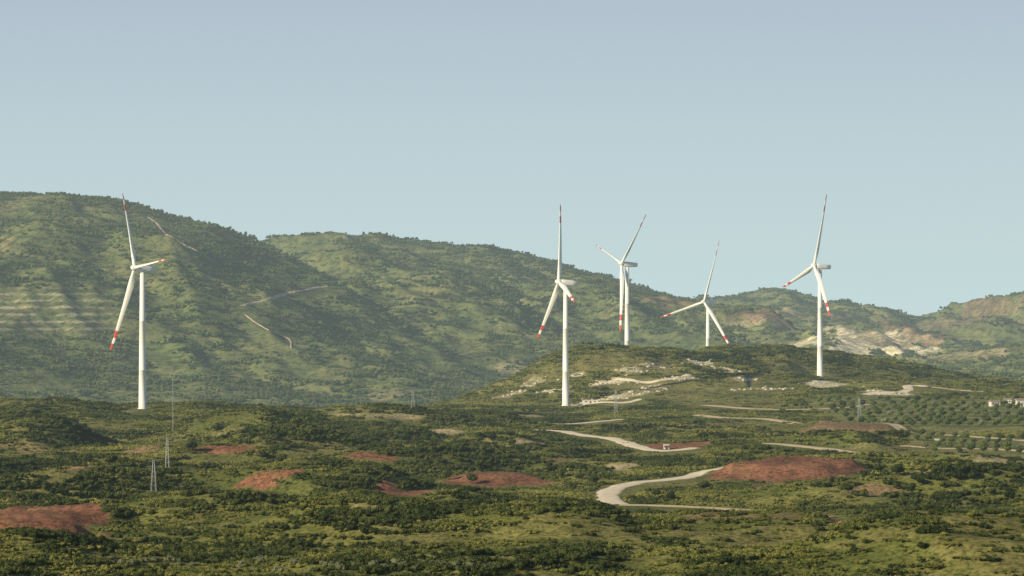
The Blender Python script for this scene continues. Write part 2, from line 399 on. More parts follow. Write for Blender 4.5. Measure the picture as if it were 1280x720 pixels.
M_glass = plain_mat('dark_opening', (.05,.055,.06), .1, 1)

# ---------------------------------------------------------------- mesh helpers
def mesh_np(name, V, Fq, mats, smooth=False):
    me = bpy.data.meshes.new(name)
    V = np.asarray(V, np.float32); Fq = np.asarray(Fq, np.int32)
    n = Fq.shape[1]
    me.vertices.add(len(V)); me.vertices.foreach_set('co', V.ravel())
    me.loops.add(Fq.size); me.loops.foreach_set('vertex_index', Fq.ravel())
    me.polygons.add(len(Fq)); me.polygons.foreach_set('loop_start', np.arange(0, Fq.size, n, dtype=np.int32))
    me.polygons.foreach_set('loop_total', np.full(len(Fq), n, np.int32))
    if smooth: me.polygons.foreach_set('use_smooth', np.ones(len(Fq), bool))
    for m in mats: me.materials.append(m)
    me.update(calc_edges=True)
    return me
def link(name, me, parent=None, kind=None):
    o = bpy.data.objects.new(name, me); COL.objects.link(o)
    if parent: o.parent = parent
    if kind: o['kind'] = kind
    return o
def tag(o, label, cat, group=None):
    o['label'] = label; o['category'] = cat
    if group: o['group'] = group
    return o

# ---------------------------------------------------------------- terrain sheets
def terrace_zone(X, Y, Z):
    px = 640+F*X/Y; py = 360-(Z-CZ)*F/Y
    return (1-sstep(110, 165, px+25*fbm(X/50, Y/50, 2, 45)))*sstep(356, 364, py)*(1-sstep(412, 422, py))*(Y > 3300)*(Y < 5200)
def ground_colour(X, Y, Z):
    far = Y > 3300
    n1 = fbm(X/90, Y/90, 4, 31); n2 = fbm(X/30, Y/40, 4, 32); n3 = fbm(X/300, Y/300, 3, 33)
    a = np.array([.140,.150,.040]); b = np.array([.255,.228,.078]); c = np.array([.38,.29,.16])
    w = sstep(-.35, .45, n1+.5*n2)[:, None]
    col = a*(1-w)+b*w
    w2 = sstep(.26, .60, n2+.4*n3)[:, None]*.7
    col = col*(1-w2)+c*w2
    nf1 = fbm(X/260, Y/300, 4, 35)[:, None]; nf2 = fbm(X/70, Y/90, 4, 36)[:, None]
    fa = np.array([.135,.160,.058]); fb = np.array([.240,.235,.090]); fc = np.array([.36,.28,.16])
    wf = sstep(-.5, .6, nf1+.8*nf2); cf = fa*(1-wf)+fb*wf
    wf2 = sstep(.25, .55, nf2+.3*nf1)*.5; cf = cf*(1-wf2)+fc*wf2
    col = np.where(far[:, None], cf, col)
    var = fbm(X/14, Y/18, 3, 51); band = fbm(X/70, Z/1.6, 3, 52)
    bandf = fbm(X/22, Z/5.0, 3, 53)
    for (k, cc, bb) in patch_masks(X, Y):
        s = (k*np.clip(bb*1.1, 0, 1))
        if cc is MEAD: s = k*.65
        s = s*(1-.30*sstep(.1,.5,var))
        c2 = np.array(cc)[None, :]*(1+.40*np.where(far, .8*bandf, band)+.24*var)[:, None]
        col = col*(1-s[:, None])+c2*s[:, None]
    gv = (grove(X, Y)*.85)[:, None]
    stripe = (.5+.5*np.sin(Y*2*np.pi/46))[:, None]
    col = col*(1-gv)+(np.array([.17,.20,.058])*(1-stripe)+np.array([.30,.27,.11])*stripe)*gv
    tz = terrace_zone(X, Y, Z)
    st = sstep(.50, .80, np.sin(Z*2*np.pi/7.6+.9*fbm(X/120, Y/120, 2, 44)))*tz*sstep(-.35,-.1,fbm(X/28,Y/50,3,46))
    t2 = (tz*.5)[:, None]
    col = col*(1-t2)+np.array([.105,.130,.052])*t2
    col = col*(1-st[:, None]*.85)+np.array([.52,.43,.31])*st[:, None]*.85
    return np.clip(col, .01, .85)
def sheet(name, Ds, mat, pxs):
    PX, DD = np.meshgrid(pxs, Ds)
    X = ((PX-640)*DD/F).ravel(); Y = DD.ravel()
    Z = height(X, Y)
    nr, nc = PX.shape
    i = np.arange(nr-1)[:, None]*nc+np.arange(nc-1)[None, :]
    Q = np.stack([i, i+1, i+nc+1, i+nc], -1).reshape(-1, 4)
    me = mesh_np(name, np.stack([X, Y, Z], 1), Q, [mat], True)
    c = ground_colour(X, Y, Z)
    at = me.color_attributes.new('Col', 'FLOAT_COLOR', 'POINT')
    at.data.foreach_set('color', np.concatenate([c, np.ones((len(c), 1))], 1).astype(np.float32).ravel())
    return link(name, me, kind='structure')
pxs = np.arange(-500, 1781, 4.0)
sheet('ground', np.concatenate([np.arange(300, 860, 20.0), np.arange(860, 3300.1, 4.0)]), M_ground, pxs)
sheet('hills', np.concatenate([np.arange(3300, 5400, 5.0), np.arange(5400, 7300, 12.0), np.arange(7300, 9500, 60.0)]), M_hill, pxs)

for (nm, w, L) in roadlines:
    T = np.gradient(L, axis=0); T /= np.linalg.norm(T, axis=1)[:, None]+1e-9
    Nn = np.stack([-T[:, 1], T[:, 0]], 1)
    if nm == 'hill_track': Nn = np.tile(np.array([[1.0, 0.0]]), (len(L), 1))
    ks = np.linspace(-1, 1, 9); V = []; E = []
    wv = w*.5*(1+.40*fbm(np.arange(len(L))/6.0, np.zeros(len(L)), 3, 61))
    for k in ks:
        P = L+Nn*(wv*k)[:, None]
        V.append(np.stack([P[:, 0], P[:, 1], height(P[:, 0], P[:, 1])+(.6 if nm == 'hill_track' else .3)*(1-.9*abs(k)**4)], 1)); E.append(np.full(len(L), abs(k)))
    V = np.stack(V, 1); n, c = V.shape[:2]; E = np.stack(E, 1)
    i = np.arange(n-1)[:, None]*c+np.arange(c-1)[None, :]
    Q = np.stack([i, i+1, i+c+1, i+c], -1).reshape(-1, 4)
    me = mesh_np(nm, V.reshape(-1, 3), Q, [{'dirt_road': M_road, 'farm_track': M_track, 'hill_track': M_htrack}[nm]], True)
    a = me.attributes.new('edge', 'FLOAT', 'POINT'); a.data.foreach_set('value', E.ravel().astype(np.float32))
    link(nm, me, kind='structure')

# ---------------------------------------------------------------- vegetation prototypes
def ico(sub):
    bm = bmesh.new(); bmesh.ops.create_icosphere(bm, subdivisions=sub, radius=1)
    V = np.array([v.co[:] for v in bm.verts]); Fc = np.array([[v.index for v in f.verts] for f in bm.faces]); bm.free()
    return V, Fc
ICO1 = ico(2)
def crown_mesh(name, blobs, leaves, leaf, mat, seed):
    """blobs: (x,y,z,r,rz). Dark lumpy core with many leaf-clump faces spread through and around it."""
    r = np.random.default_rng(seed); VV = []; FF = []; LV = []; off = 0
    for (x, y, z, rad, rz) in blobs:
        V, Fc = ICO1
        bump = 1+.30*fbm(V[:, 0]*1.7+seed+x, V[:, 1]*1.7+V[:, 2]*1.3+y, 2, seed % 7)
        C = V*np.array([rad, rad, rz])*.76*bump[:, None]+np.array([x, y, z])
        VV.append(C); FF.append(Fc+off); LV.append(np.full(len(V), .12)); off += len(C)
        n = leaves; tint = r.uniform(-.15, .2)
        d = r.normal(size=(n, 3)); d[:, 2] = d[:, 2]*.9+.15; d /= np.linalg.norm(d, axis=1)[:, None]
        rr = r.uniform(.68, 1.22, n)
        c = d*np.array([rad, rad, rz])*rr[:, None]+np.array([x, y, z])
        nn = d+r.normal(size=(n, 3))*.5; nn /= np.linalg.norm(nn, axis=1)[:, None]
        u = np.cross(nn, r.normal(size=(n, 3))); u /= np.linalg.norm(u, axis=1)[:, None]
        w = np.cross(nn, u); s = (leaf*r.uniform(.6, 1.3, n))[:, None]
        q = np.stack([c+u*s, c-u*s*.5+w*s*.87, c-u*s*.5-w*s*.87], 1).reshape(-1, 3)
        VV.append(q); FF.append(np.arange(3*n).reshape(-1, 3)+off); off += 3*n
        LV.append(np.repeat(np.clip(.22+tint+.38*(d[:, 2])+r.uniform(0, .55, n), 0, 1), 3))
    me = mesh_np(name, np.concatenate(VV), np.concatenate(FF), [mat], False)
    a = me.attributes.new('leafv', 'FLOAT', 'POINT'); a.data.foreach_set('value', np.concatenate(LV).astype(np.float32))
    return me
def clump_blobs(r, n, spread, r0, r1, squash, lift):
    out = []
    for i in range(n):
        a = r.uniform(0, 2*np.pi); d = spread*math.sqrt(r.uniform(0, 1)); rad = r0+(r1-r0)*r.uniform(0, 1)**1.6
        out.append((d*math.cos(a), d*math.sin(a), rad*squash*lift, rad, rad*squash*r.uniform(.85, 1.25)))
    return out
def proto_collection(name, meshes):
    c = bpy.data.collections.new(name)
    for i, me in enumerate(meshes):
        o = bpy.data.objects.new(me.name, me); c.objects.link(o)
    return c
rr = np.random.default_rng(9)
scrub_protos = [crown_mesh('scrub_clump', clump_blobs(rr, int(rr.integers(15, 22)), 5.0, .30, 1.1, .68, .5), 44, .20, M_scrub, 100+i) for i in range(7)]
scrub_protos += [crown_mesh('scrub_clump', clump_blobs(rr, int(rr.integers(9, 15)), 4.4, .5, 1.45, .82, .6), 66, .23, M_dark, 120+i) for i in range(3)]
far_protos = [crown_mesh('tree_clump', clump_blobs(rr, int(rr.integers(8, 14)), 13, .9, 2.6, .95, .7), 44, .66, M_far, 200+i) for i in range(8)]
rock_protos = []
for i in range(4):
    V, Fc = ICO1
    V = V*(1+.35*fbm(V[:, 0]*1.5+i*5, V[:, 1]*1.5+V[:, 2], 3, i)[:, None])*np.array([1.6, 1.2, .8])
    rock_protos.append(mesh_np('rock', V, Fc, [M_rock], False))
C_scrub = proto_collection('scrub_source', scrub_protos); C_far = proto_collection('far_source', far_protos); C_rock = proto_collection('rock_source', rock_protos)

def scatter(name, X, Y, Z, S, I, coll, label, cat):
    me = bpy.data.meshes.new(name); me.vertices.add(len(X)); me.vertices.foreach_set('co', np.stack([X, Y, Z], 1).astype(np.float32).ravel())
    for nm, t, v in (('scl', 'FLOAT', S), ('rot', 'FLOAT', RNG.uniform(0, 6.283, len(X)))):
        a = me.attributes.new(nm, t, 'POINT'); a.data.foreach_set('value', v.astype(np.float32))
    a = me.attributes.new('idx', 'INT', 'POINT'); a.data.foreach_set('value', I.astype(np.int32))
    o = link(name, me, kind='stuff'); tag(o, label, cat)
    g = bpy.data.node_groups.new(name+'_scatter', 'GeometryNodeTree')
    g.interface.new_socket('Geometry', in_out='INPUT', socket_type='NodeSocketGeometry'); g.interface.new_socket('Geometry', in_out='OUTPUT', socket_type='NodeSocketGeometry')
    gi = g.nodes.new('NodeGroupInput'); go = g.nodes.new('NodeGroupOutput')
    ip = g.nodes.new('GeometryNodeInstanceOnPoints'); ci = g.nodes.new('GeometryNodeCollectionInfo')
    ci.inputs['Collection'].default_value = coll; ci.inputs['Separate Children'].default_value = True; ci.inputs['Reset Children'].default_value = True
    def attr(nm, t):
        n = g.nodes.new('GeometryNodeInputNamedAttribute'); n.data_type = t; n.inputs['Name'].default_value = nm; return n.outputs['Attribute']
    cx = g.nodes.new('ShaderNodeCombineXYZ'); g.links.new(attr('rot', 'FLOAT'), cx.inputs[2])
    e2r = g.nodes.new('FunctionNodeEulerToRotation'); g.links.new(cx.outputs[0], e2r.inputs[0])
    g.links.new(gi.outputs[0], ip.inputs['Points']); g.links.new(ci.outputs[0], ip.inputs['Instance']); ip.inputs['Pick Instance'].default_value = True
    g.links.new(attr('idx', 'INT'), ip.inputs['Instance Index']); g.links.new(e2r.outputs[0], ip.inputs['Rotation'])
    g.links.new(attr('scl', 'FLOAT'), ip.inputs['Scale']); g.links.new(ip.outputs[0], go.inputs[0])
    md = o.modifiers.new('scatter', 'NODES'); md.node_group = g
    return o
def fan_points(n, d0, d1, margin):
    t = (640+margin)/F
    D = np.sqrt(RNG.uniform(d0**2, d1**2, n)); X = RNG.uniform(-t, t, n)*D
    return X, D
# scrub over the near ground
X, Y = fan_points(104000, 850, 2950, 170)
b = bare(X, Y)
dn = .88+.80*fbm(X/80, Y/60, 4, 71)+.5*fbm(X/18, Y/18, 2, 72)
hs = height(X, Y); hr = height(X+9, Y); sh = (hs-hr)/9    # right-facing sides carry denser, darker growth
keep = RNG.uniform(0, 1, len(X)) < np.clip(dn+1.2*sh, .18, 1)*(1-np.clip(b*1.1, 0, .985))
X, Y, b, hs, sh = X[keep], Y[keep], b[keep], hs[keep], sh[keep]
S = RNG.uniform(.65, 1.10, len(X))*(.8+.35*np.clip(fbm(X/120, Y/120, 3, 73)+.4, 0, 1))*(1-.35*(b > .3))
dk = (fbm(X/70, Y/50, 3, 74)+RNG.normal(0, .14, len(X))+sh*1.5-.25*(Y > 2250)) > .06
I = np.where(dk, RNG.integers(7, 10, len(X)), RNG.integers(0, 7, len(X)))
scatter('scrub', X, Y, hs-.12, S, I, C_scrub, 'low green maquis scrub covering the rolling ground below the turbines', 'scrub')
# trees over the far hills
X, Y = fan_points(44000, 3300, 7200, 170)
b = bare(X, Y); Zf = height(X, Y); b = np.maximum(b, terrace_zone(X, Y, Zf)*.86)
dn = .56+.90*fbm(X/210, Y/260, 4, 81)+.45*fbm(X/60, Y/60, 2, 82)+1.3*(Zf-height(X+25, Y))/25
keep = RNG.uniform(0, 1, len(X)) < np.clip(dn, .10, 1)*(1-np.clip(b*1.1, 0, 1))
X, Y, Zf, b = X[keep], Y[keep], Zf[keep], b[keep]
scatter('woodland', X, Y, Zf-.5, RNG.uniform(.45, 1.1, len(X))*(1-.4*(b > .5)), RNG.integers(0, 8, len(X)), C_far, 'dotted dark green woodland covering the hazy hills behind the turbines', 'woodland')
# rocks
XX = []; YY = []
for (x0, y0, rx, ry, c, bb) in patches:
    if (c is PALE or c is TAN) and bb > .4 and 2150 < y0 < 3300:
        n = int(min(160, rx*ry*.06+24)); XX.append(RNG.normal(x0, rx*.7, n)); YY.append(RNG.normal(y0, ry*.6, n))
X = np.concatenate(XX); Y = np.concatenate(YY)
scatter('rocks', X, Y, height(X, Y)-.1, .15+1.0*RNG.uniform(.2, 1.0, len(X))**1.8, RNG.integers(0, 4, len(X)), C_rock, 'pale broken rocks scattered over the bare patches of the knoll', 'rocks')

# ---------------------------------------------------------------- individual shrubs
r2 = np.random.default_rng(77)
def shrub_mesh(mat, i, tall=.8):
    n = int(r2.integers(4, 8)); bl = []
    for k in range(n):
        a = r2.uniform(0, 6.28); d = r2.uniform(.2, 1.3); ra = r2.uniform(.45, .9)
        bl.append((d*math.cos(a), d*math.sin(a), ra*tall*r2.uniform(.6, 1.0), ra, ra*tall))
    return crown_mesh('shrub', bl, 130, .17, mat, 300+i)
kinds = [
 ('rounded_shrub', [shrub_mesh(M_dark, i) for i in range(4)], 'dark green rounded shrub in the nearest scrub', 'dark rounded shrubs in the nearest scrub', 130),
 ('yellowish_shrub', [shrub_mesh(M_scrub, 10+i, .7) for i in range(4)], 'olive yellow low shrub in the nearest scrub', 'olive yellow shrubs in the nearest scrub', 110),
]
for (nm, ms, lb, gp, cnt) in kinds:
    k = 0
    while k < cnt:
        D = math.sqrt(r2.uniform(990**2, 1120**2)); px = r2.uniform(-20, 1300); x = (px-640)*D/F
        if float(bare(np.array([x]), np.array([D]))[0]) > .45+.5*r2.uniform(): continue
        o = link(nm, ms[k % 4]); o.location = (x, D, hz(x, D)-.1); o.rotation_euler.z = r2.uniform(0, 6.28)
        s = r2.uniform(.7, 1.25); o.scale = (s, s, s*r2.uniform(.8, 1.2)); tag(o, lb, 'shrub', gp); k += 1
pm = [shrub_mesh(M_pale, 30+i, .9) for i in range(4)]
for k in range(46):
    px = 135+k*11.5+r2.uniform(-6, 6); py = 712+r2.uniform(-8, 4)-(6 if px < 300 else 0)
    x, D = ray(px, py)
    o = link('olive_shrub', pm[k % 4]); o.location = (x, D, hz(x, D)-.1); o.rotation_euler.z = r2.uniform(0, 6.28)
    s = r2.uniform(.9, 1.5); o.scale = (s, s, s*r2.uniform(.8, 1.1))
    tag(o, 'pale grey green shrub in the row along the bottom edge', 'shrub', 'pale grey green shrubs along the bottom edge')

# trees: trunk + crown
def trunk_mesh(h, r0, name='trunk'):
    bm = bmesh.new(); rings = []
    for k in range(5):
        t = k/4; ring = []
        for j in range(7):
            a = j/7*2*math.pi; rr_ = r0*(1-.55*t)*(1.25 if k == 0 else 1)
            ring.append(bm.verts.new((math.cos(a)*rr_+.12*h*math.sin(t*2)*.3, math.sin(a)*rr_, t*h-.3)))
        rings.append(ring)
    for a, b_ in zip(rings, rings[1:]):
        for j in range(7): bm.faces.new((a[j], a[(j+1) % 7], b_[(j+1) % 7], b_[j]))
    for s in (-1, 1):   # two limbs
        p0 = Vector((.03*h, 0, h*.55)); p1 = Vector((s*h*.33, s*.1*h, h*1.05)); vs = []
        for p, rad in ((p0, r0*.5), (p1, r0*.2)):
            vs.append([bm.verts.new(p+Vector((math.cos(a), math.sin(a), 0))*rad) for a in (0, 2.09, 4.18)])
        for j in range(3): bm.faces.new((vs[0][j], vs[0][(j+1) % 3], vs[1][(j+1) % 3], vs[1][j]))
    me = bpy.data.meshes.new(name); bm.to_mesh(me); bm.free(); me.materials.append(M_bark); return me
def tree_crown(mat, i, base, R):
    bl = []
    for k in range(7):
        a = k*2.4+i; d = R*(.55 if k else 0); ra = R*r2.uniform(.45, .65)
        bl.append((d*math.cos(a), d*math.sin(a), base+R*r2.uniform(.2, .9), ra, ra*.85))
    return crown_mesh('crown', bl, 90, .09*R+.08, mat, 400+i)
tr_me = trunk_mesh(2.2, .28)
dark_cr = [tree_crown(M_dark, i, 1.6, 2.4) for i in range(4)]
olive_cr = [tree_crown(M_pale, 20+i, 1.1, 1.7) for i in range(2)]
green_cr = [tree_crown(M_grove, 40+i, 1.2, 1.9) for i in range(5)]
def tree(nm, crown, x, y, s, lb, gp):
    o = bpy.data.objects.new(nm, None); COL.objects.link(o); o.location = (x, y, hz(x, y)); o.scale = (s, s, s); o.rotation_euler.z = r2.uniform(0, 6.28)
    tag(o, lb, 'tree', gp); link('trunk', tr_me, o); link('crown', crown, o)
treepx = [(1180,598),(1196,604),(1205,600),(1216,603),(1098,592),(1122,596),(700,598),(724,602),(742,606),(690,592),(560,600),(590,605),(480,590),(455,596),(1060,618),(1080,622),(820,622),(838,626),(1150,612),(880,614),(330,575),(352,580),(140,585),(110,580),(240,565),(270,540),(370,535),(388,545),(600,548),(615,552),(640,560),(1240,620),(1262,626)]
for k, (px, py) in enumerate(treepx):
    x, y = ray(px, py); tree('dark_tree', dark_cr[k % 4], x, y, r2.uniform(.65, 1.0), 'dark green bushy tree rising out of the middle scrub', 'dark trees in the middle scrub')
k = 0; gcr = green_cr+olive_cr[:1]+green_cr[:3]
for row in range(8):      # grove planted in rows right of the knoll
    y = GY0+10+row*44
    for c in range(24):
        x = GX0+4+c*6.0+r2.uniform(-.6, .6)+(row % 2)*2
        px = 640+F*x/y
        if r2.uniform() < .08 or px > 1295: continue
        tree('grove_tree', gcr[(k*5+row) % 9], x, y+r2.uniform(-1.2, 1.2), r2.uniform(.8, 1.15), 'small green tree in the planted rows of the grove on the right', 'planted grove trees on the right'); k += 1
for row in range(4):
    y = HY0+8+row*34
    for c in range(13):
        x = HX0+4+c*5.4+r2.uniform(-.6, .6); px = 640+F*x/y
        if r2.uniform() < .1 or px > 1295: continue
        tree('grove_tree', gcr[(c*5+row) % 9], x, y+r2.uniform(-1.2, 1.2), r2.uniform(.7, 1.0), 'small green tree in the lower grove nearer the viewer at far right', 'trees of the lower grove at far right')
for (px, py) in [(740,437),(752,436),(846,442),(856,440),(866,442),(905,446),(918,445),(960,444),(985,445)]:
    x, y = ray(px, py+3); tree('crest_tree', dark_cr[(px//3) % 4], x, y, r2.uniform(.7, 1.0), 'dark bushy tree on the crest of the knoll between the turbines', 'dark trees on the knoll crest')

# ---------------------------------------------------------------- wind turbines
H = 80.0; BL = 53.0
def lathe(profile, seg=40, cap=True):
    bm = bmesh.new(); rings = []
    for (r_, z) in profile:
        rings.append([bm.verts.new((r_*math.cos(2*math.pi*j/seg), r_*math.sin(2*math.pi*j/seg), z)) for j in range(seg)])
    for a, b_ in zip(rings, rings[1:]):
        for j in range(seg): bm.faces.new((a[j], a[(j+1) % seg], b_[(j+1) % seg], b_[j]))
    if cap: bm.faces.new(rings[-1]); bm.faces.new(list(reversed(rings[0])))
    for f in bm.faces: f.smooth = len(f.verts) == 4
    return bm
def to_mesh(bm, name, mats):
    bmesh.ops.recalc_face_normals(bm, faces=bm.faces)
    me = bpy.data.meshes.new(name); bm.to_mesh(me); bm.free()
    for m in mats: me.materials.append(m)
    return me
prof = [(2.7,-3),(2.7,.3),(2.2,.32),(1.97,22),(2.02,22.05),(2.02,22.3),(1.97,22.35),(1.66,50),(1.71,50.05),(1.71,50.3),(1.66,50.35),(1.35,78.1)]
tower_me = to_mesh(lathe(prof), 'tower', [M_white])
def nacelle():
    bm = bmesh.new(); secs = []
    # local +X = toward the rotor
    S_ = [(-8.2,1.15,-.5,1.45),(-7.9,1.55,-1.15,1.8),(-4,1.75,-1.75,1.95),(0,1.8,-1.95,1.95),(2.3,1.75,-1.8,1.85),(3.0,1.5,-1.5,1.6)]
    for (x, w, z0, z1) in S_:
        ring = []; n = 20
        for j in range(n):
            a = 2*math.pi*j/n; ca, sa = math.cos(a), math.sin(a); p = .45
            yy = w*math.copysign(abs(ca)**p, ca); zz = (z0+z1)/2+(z1-z0)/2*math.copysign(abs(sa)**p, sa)
            ring.append(bm.verts.new((x, yy, zz)))
        secs.append(ring)
    for a, b_ in zip(secs, secs[1:]):
        for j in range(20): f = bm.faces.new((a[j], a[(j+1) % 20], b_[(j+1) % 20], b_[j])); f.smooth = True
    bm.faces.new(secs[0]); bm.faces.new(secs[-1]); return to_mesh(bm, 'nacelle', [M_white])
nac_me = nacelle()
def mast():
    bm = bmesh.new()
    for (x, y, z0, z1, r_) in [(-7.2,.5,1.6,3.4,.06),(-7.2,-.5,1.6,3.4,.06)]:
        bmesh.ops.create_cone(bm, segments=6, radius1=r_, radius2=r_, depth=z1-z0, cap_ends=True, matrix=Matrix.Translation((x, y, (z0+z1)/2)))
    bmesh.ops.create_cube(bm, size=1, matrix=Matrix.Translation((-7.2, 0, 3.1)) @ Matrix.Diagonal((.1, 1.3, .1, 1)))
    return to_mesh(bm, 'wind_vane', [M_steel])
vane_me = mast()
hb = lathe([(1.45,-1.7),(1.75,-1.2),(1.85,0),(1.7,.9),(1.3,1.7),(.75,2.25),(.2,2.5)], 28)
hub_me = to_mesh(hb, 'rotor_hub', [M_white])   # axis +Z = upwind
def blade():
    bm = bmesh.new(); secs = []
    st = [0,.02,.05,.09,.14,.2,.28,.38,.48,.58,.68,.75,.7501,.84,.8401,.91,.9101,.97,.99,1.0]
    for t in st:
        z = 1.2+t*(BL-1.2)
        if t < .2:
            k = sstep(.03, .2, np.array(t)); ch = 1.9*(1-k)+3.7*k
        else: k = 1.0; ch = 3.7+(1.3-3.7)*((t-.2)/.8)**.85
        if t > .95: ch *= math.sqrt(max(.04, 1-((t-.95)/.051)**2))
        k = float(k); ch = float(ch)
        th_round = ch; th_air = ch*(.42-.10*t)
        th = th_round*(1-k)+th_air*k
        tw = math.radians(-(62-14*min(1, t*1.1))) ; ring = []; n = 18
        pre = 1.2*t*t
        for j in range(n):
            a = 2*math.pi*j/n; u = math.cos(a); v = math.sin(a)
            x = ch*(.5*u+(.18*k)); tx = (1-.62*k*max(0, u))*.5*th*v
            xx = x*math.cos(tw)-tx*math.sin(tw); yy = x*math.sin(tw)+tx*math.cos(tw)
            ring.append(bm.verts.new((xx, yy+pre, z)))
        secs.append(ring)
    for i, (a, b_) in enumerate(zip(secs, secs[1:])):
        red = (.75 <= st[i] and st[i+1] <= .8401) or st[i] >= .91
        for j in range(18): f = bm.faces.new((a[j], a[(j+1) % 18], b_[(j+1) % 18], b_[j])); f.smooth = True; f.material_index = 1 if red else 0
    bm.faces.new(secs[-1]); bm.faces.new(list(reversed(secs[0])))
    return to_mesh(bm, 'blade', [M_white, M_red])
blade_me = blade()
def axes(ps, tl):
    ax = Vector((-math.cos(ps)*math.cos(tl), -math.sin(ps)*math.cos(tl), math.sin(tl)))
    side = Vector((0, 0, 1)).cross(ax).normalized()
    return ax, side, ax.cross(side)
def basis(X_, Y_, Z_, loc):
    m = Matrix((X_, Y_, Z_)).transposed().to_4x4(); m.translation = loc; return m
for (px, D, zb, A, yw, dp, lb) in TURB:
    x = (px-640)*D/F; y = D; z = zb+CZ
    root = bpy.data.objects.new('wind_turbine', None); COL.objects.link(root); root.location = (x, y, z)
    tag(root, lb, 'wind turbine', 'white wind turbines along the ridge')
    link('tower', tower_me, root)
    tl = math.radians(6.5)
    ax, side, up = axes(math.radians(yw), tl)
    Aw = Vector((A[0], A[2], -A[1])); ph0 = math.atan2(Aw.dot(side), Aw.dot(up))+math.radians(dp)
    ax, side, up = axes(math.radians(yw)+math.atan2(640-px, F), tl)     # same rotor attitude, in world axes
    nc = link('nacelle', nac_me, root); nc.matrix_local = basis(ax, side, up, Vector((0, 0, H)))
    link('wind_vane', vane_me, nc)
    hc = Vector((0, 0, H))+ax*4.7
    h_ = link('rotor_hub', hub_me, root); h_.matrix_local = basis(side, up, ax, hc)
    for k in range(3):
        ph = ph0+k*2*math.pi/3
        zz = up*math.cos(ph)+side*math.sin(ph)
        xx = ax.cross(zz)
        bl = link('blade', blade_me, root); bl.matrix_local = basis(xx, ax, zz, hc) if basis(xx, ax, zz, hc).to_3x3().determinant() > 0 else basis(-xx, ax, zz, hc)

# ---------------------------------------------------------------- pylons and mast
def strut(bm, a, b_, w):
    a = Vector(a); b_ = Vector(b_); d = b_-a; q = d.to_track_quat('Z', 'Y').to_matrix().to_4x4()
    bmesh.ops.create_cube(bm, size=1, matrix=Matrix.Translation((a+b_)/2) @ q @ Matrix.Diagonal((w, w, d.length, 1)))
def pylon(px, py, hgt, lb, base=1.1, arms=2):
    x, y = ray(px, py)
    root = bpy.data.objects.new('lattice_pylon', None); COL.objects.link(root); root.location = (x, y, hz(x, y)); root.rotation_euler.z = .3
    tag(root, lb, 'pylon'); hgt = hgt*y/F; s = hgt/14
    bm = bmesh.new(); lv = [(base*(1-t)+.25*t, hgt*t) for t in np.linspace(0, 1, 8)]
    for sx in (-1, 1):
        for sy in (-1, 1): strut(bm, (sx*base, sy*base, -1), (sx*.25, sy*.25, hgt), .14*s)
    for (r0, z0), (r1, z1) in zip(lv, lv[1:]):
        for (p, q) in (((-1,-1),(1,-1)),((1,-1),(1,1)),((1,1),(-1,1)),((-1,1),(-1,-1))):
            strut(bm, (p[0]*r0, p[1]*r0, z0), (q[0]*r1, q[1]*r1, z1), .07*s)
    link('lattice_body', to_mesh(bm, 'lattice_body', [M_steel]), root)
    for k in range(arms):
        z = hgt*(.97-.17*k); L = 2.2*s*(1+.25*k); bm = bmesh.new()
        strut(bm, (-L, 0, z), (L, 0, z), .15*s); strut(bm, (-L, 0, z), (0, 0, z+.7*s), .08*s); strut(bm, (L, 0, z), (0, 0, z+.7*s), .08*s)
        ca = link('cross_arm', to_mesh(bm, 'cross_arm', [M_steel]), root)
        for sx in (-1, 1):
            bm = lathe([(.03,-.9),(.12,-.85),(.06,-.65),(.12,-.6),(.06,-.4),(.12,-.35),(.04,-.1),(.04,0)], 8)
            i_ = link('insulator', to_mesh(bm, 'insulator', [M_glass]), ca); i_.location = (sx*L*.95, 0, z)
# heights below are angular sizes at the pylon's own distance
pylon(192, 617, 40, 'pale lattice pylon with cross arms at lower left, the nearest one', 1.0)
pylon(209, 588, 39, 'thin lattice pylon just above and behind the nearest pylon', .7, 1)
pylon(516, 513, 23, 'small lattice pylon on the skyline between first and second turbines', 1.0)
pylon(770, 516, 28, 'small lattice pylon at the foot of the knoll right of the second turbine', .9)
pylon(1074, 526, 29, 'small lattice pylon beside the grove, rightmost of the pylons', .9)
x, y = ray(216, 540)
root = bpy.data.objects.new('measuring_mast', None); COL.objects.link(root); root.location = (x, y, hz(x, y)); tag(root, 'tall slender measuring mast just right of the leftmost turbine', 'mast')
bm = bmesh.new(); hh = 70*y/F
for k in range(3):
    a = k*2.094; strut(bm, (.3*math.cos(a), .3*math.sin(a), -1), (.22*math.cos(a), .22*math.sin(a), hh), .11)
for i in range(18):
    for k in range(3):
        a = k*2.094; b_ = a+2.094; z0 = i*hh/18
        strut(bm, (.29*math.cos(a), .29*math.sin(a), z0), (.29*math.cos(b_), .29*math.sin(b_), z0+hh/18), .05)
link('lattice_mast', to_mesh(bm, 'lattice_mast', [M_steel]), root)
bm = bmesh.new()
for z in (hh*.62, hh*.82, hh*.98): strut(bm, (-1.1, 0, z), (1.1, 0, z), .1)
link('sensor_boom', to_mesh(bm, 'sensor_boom', [M_steel]), root)

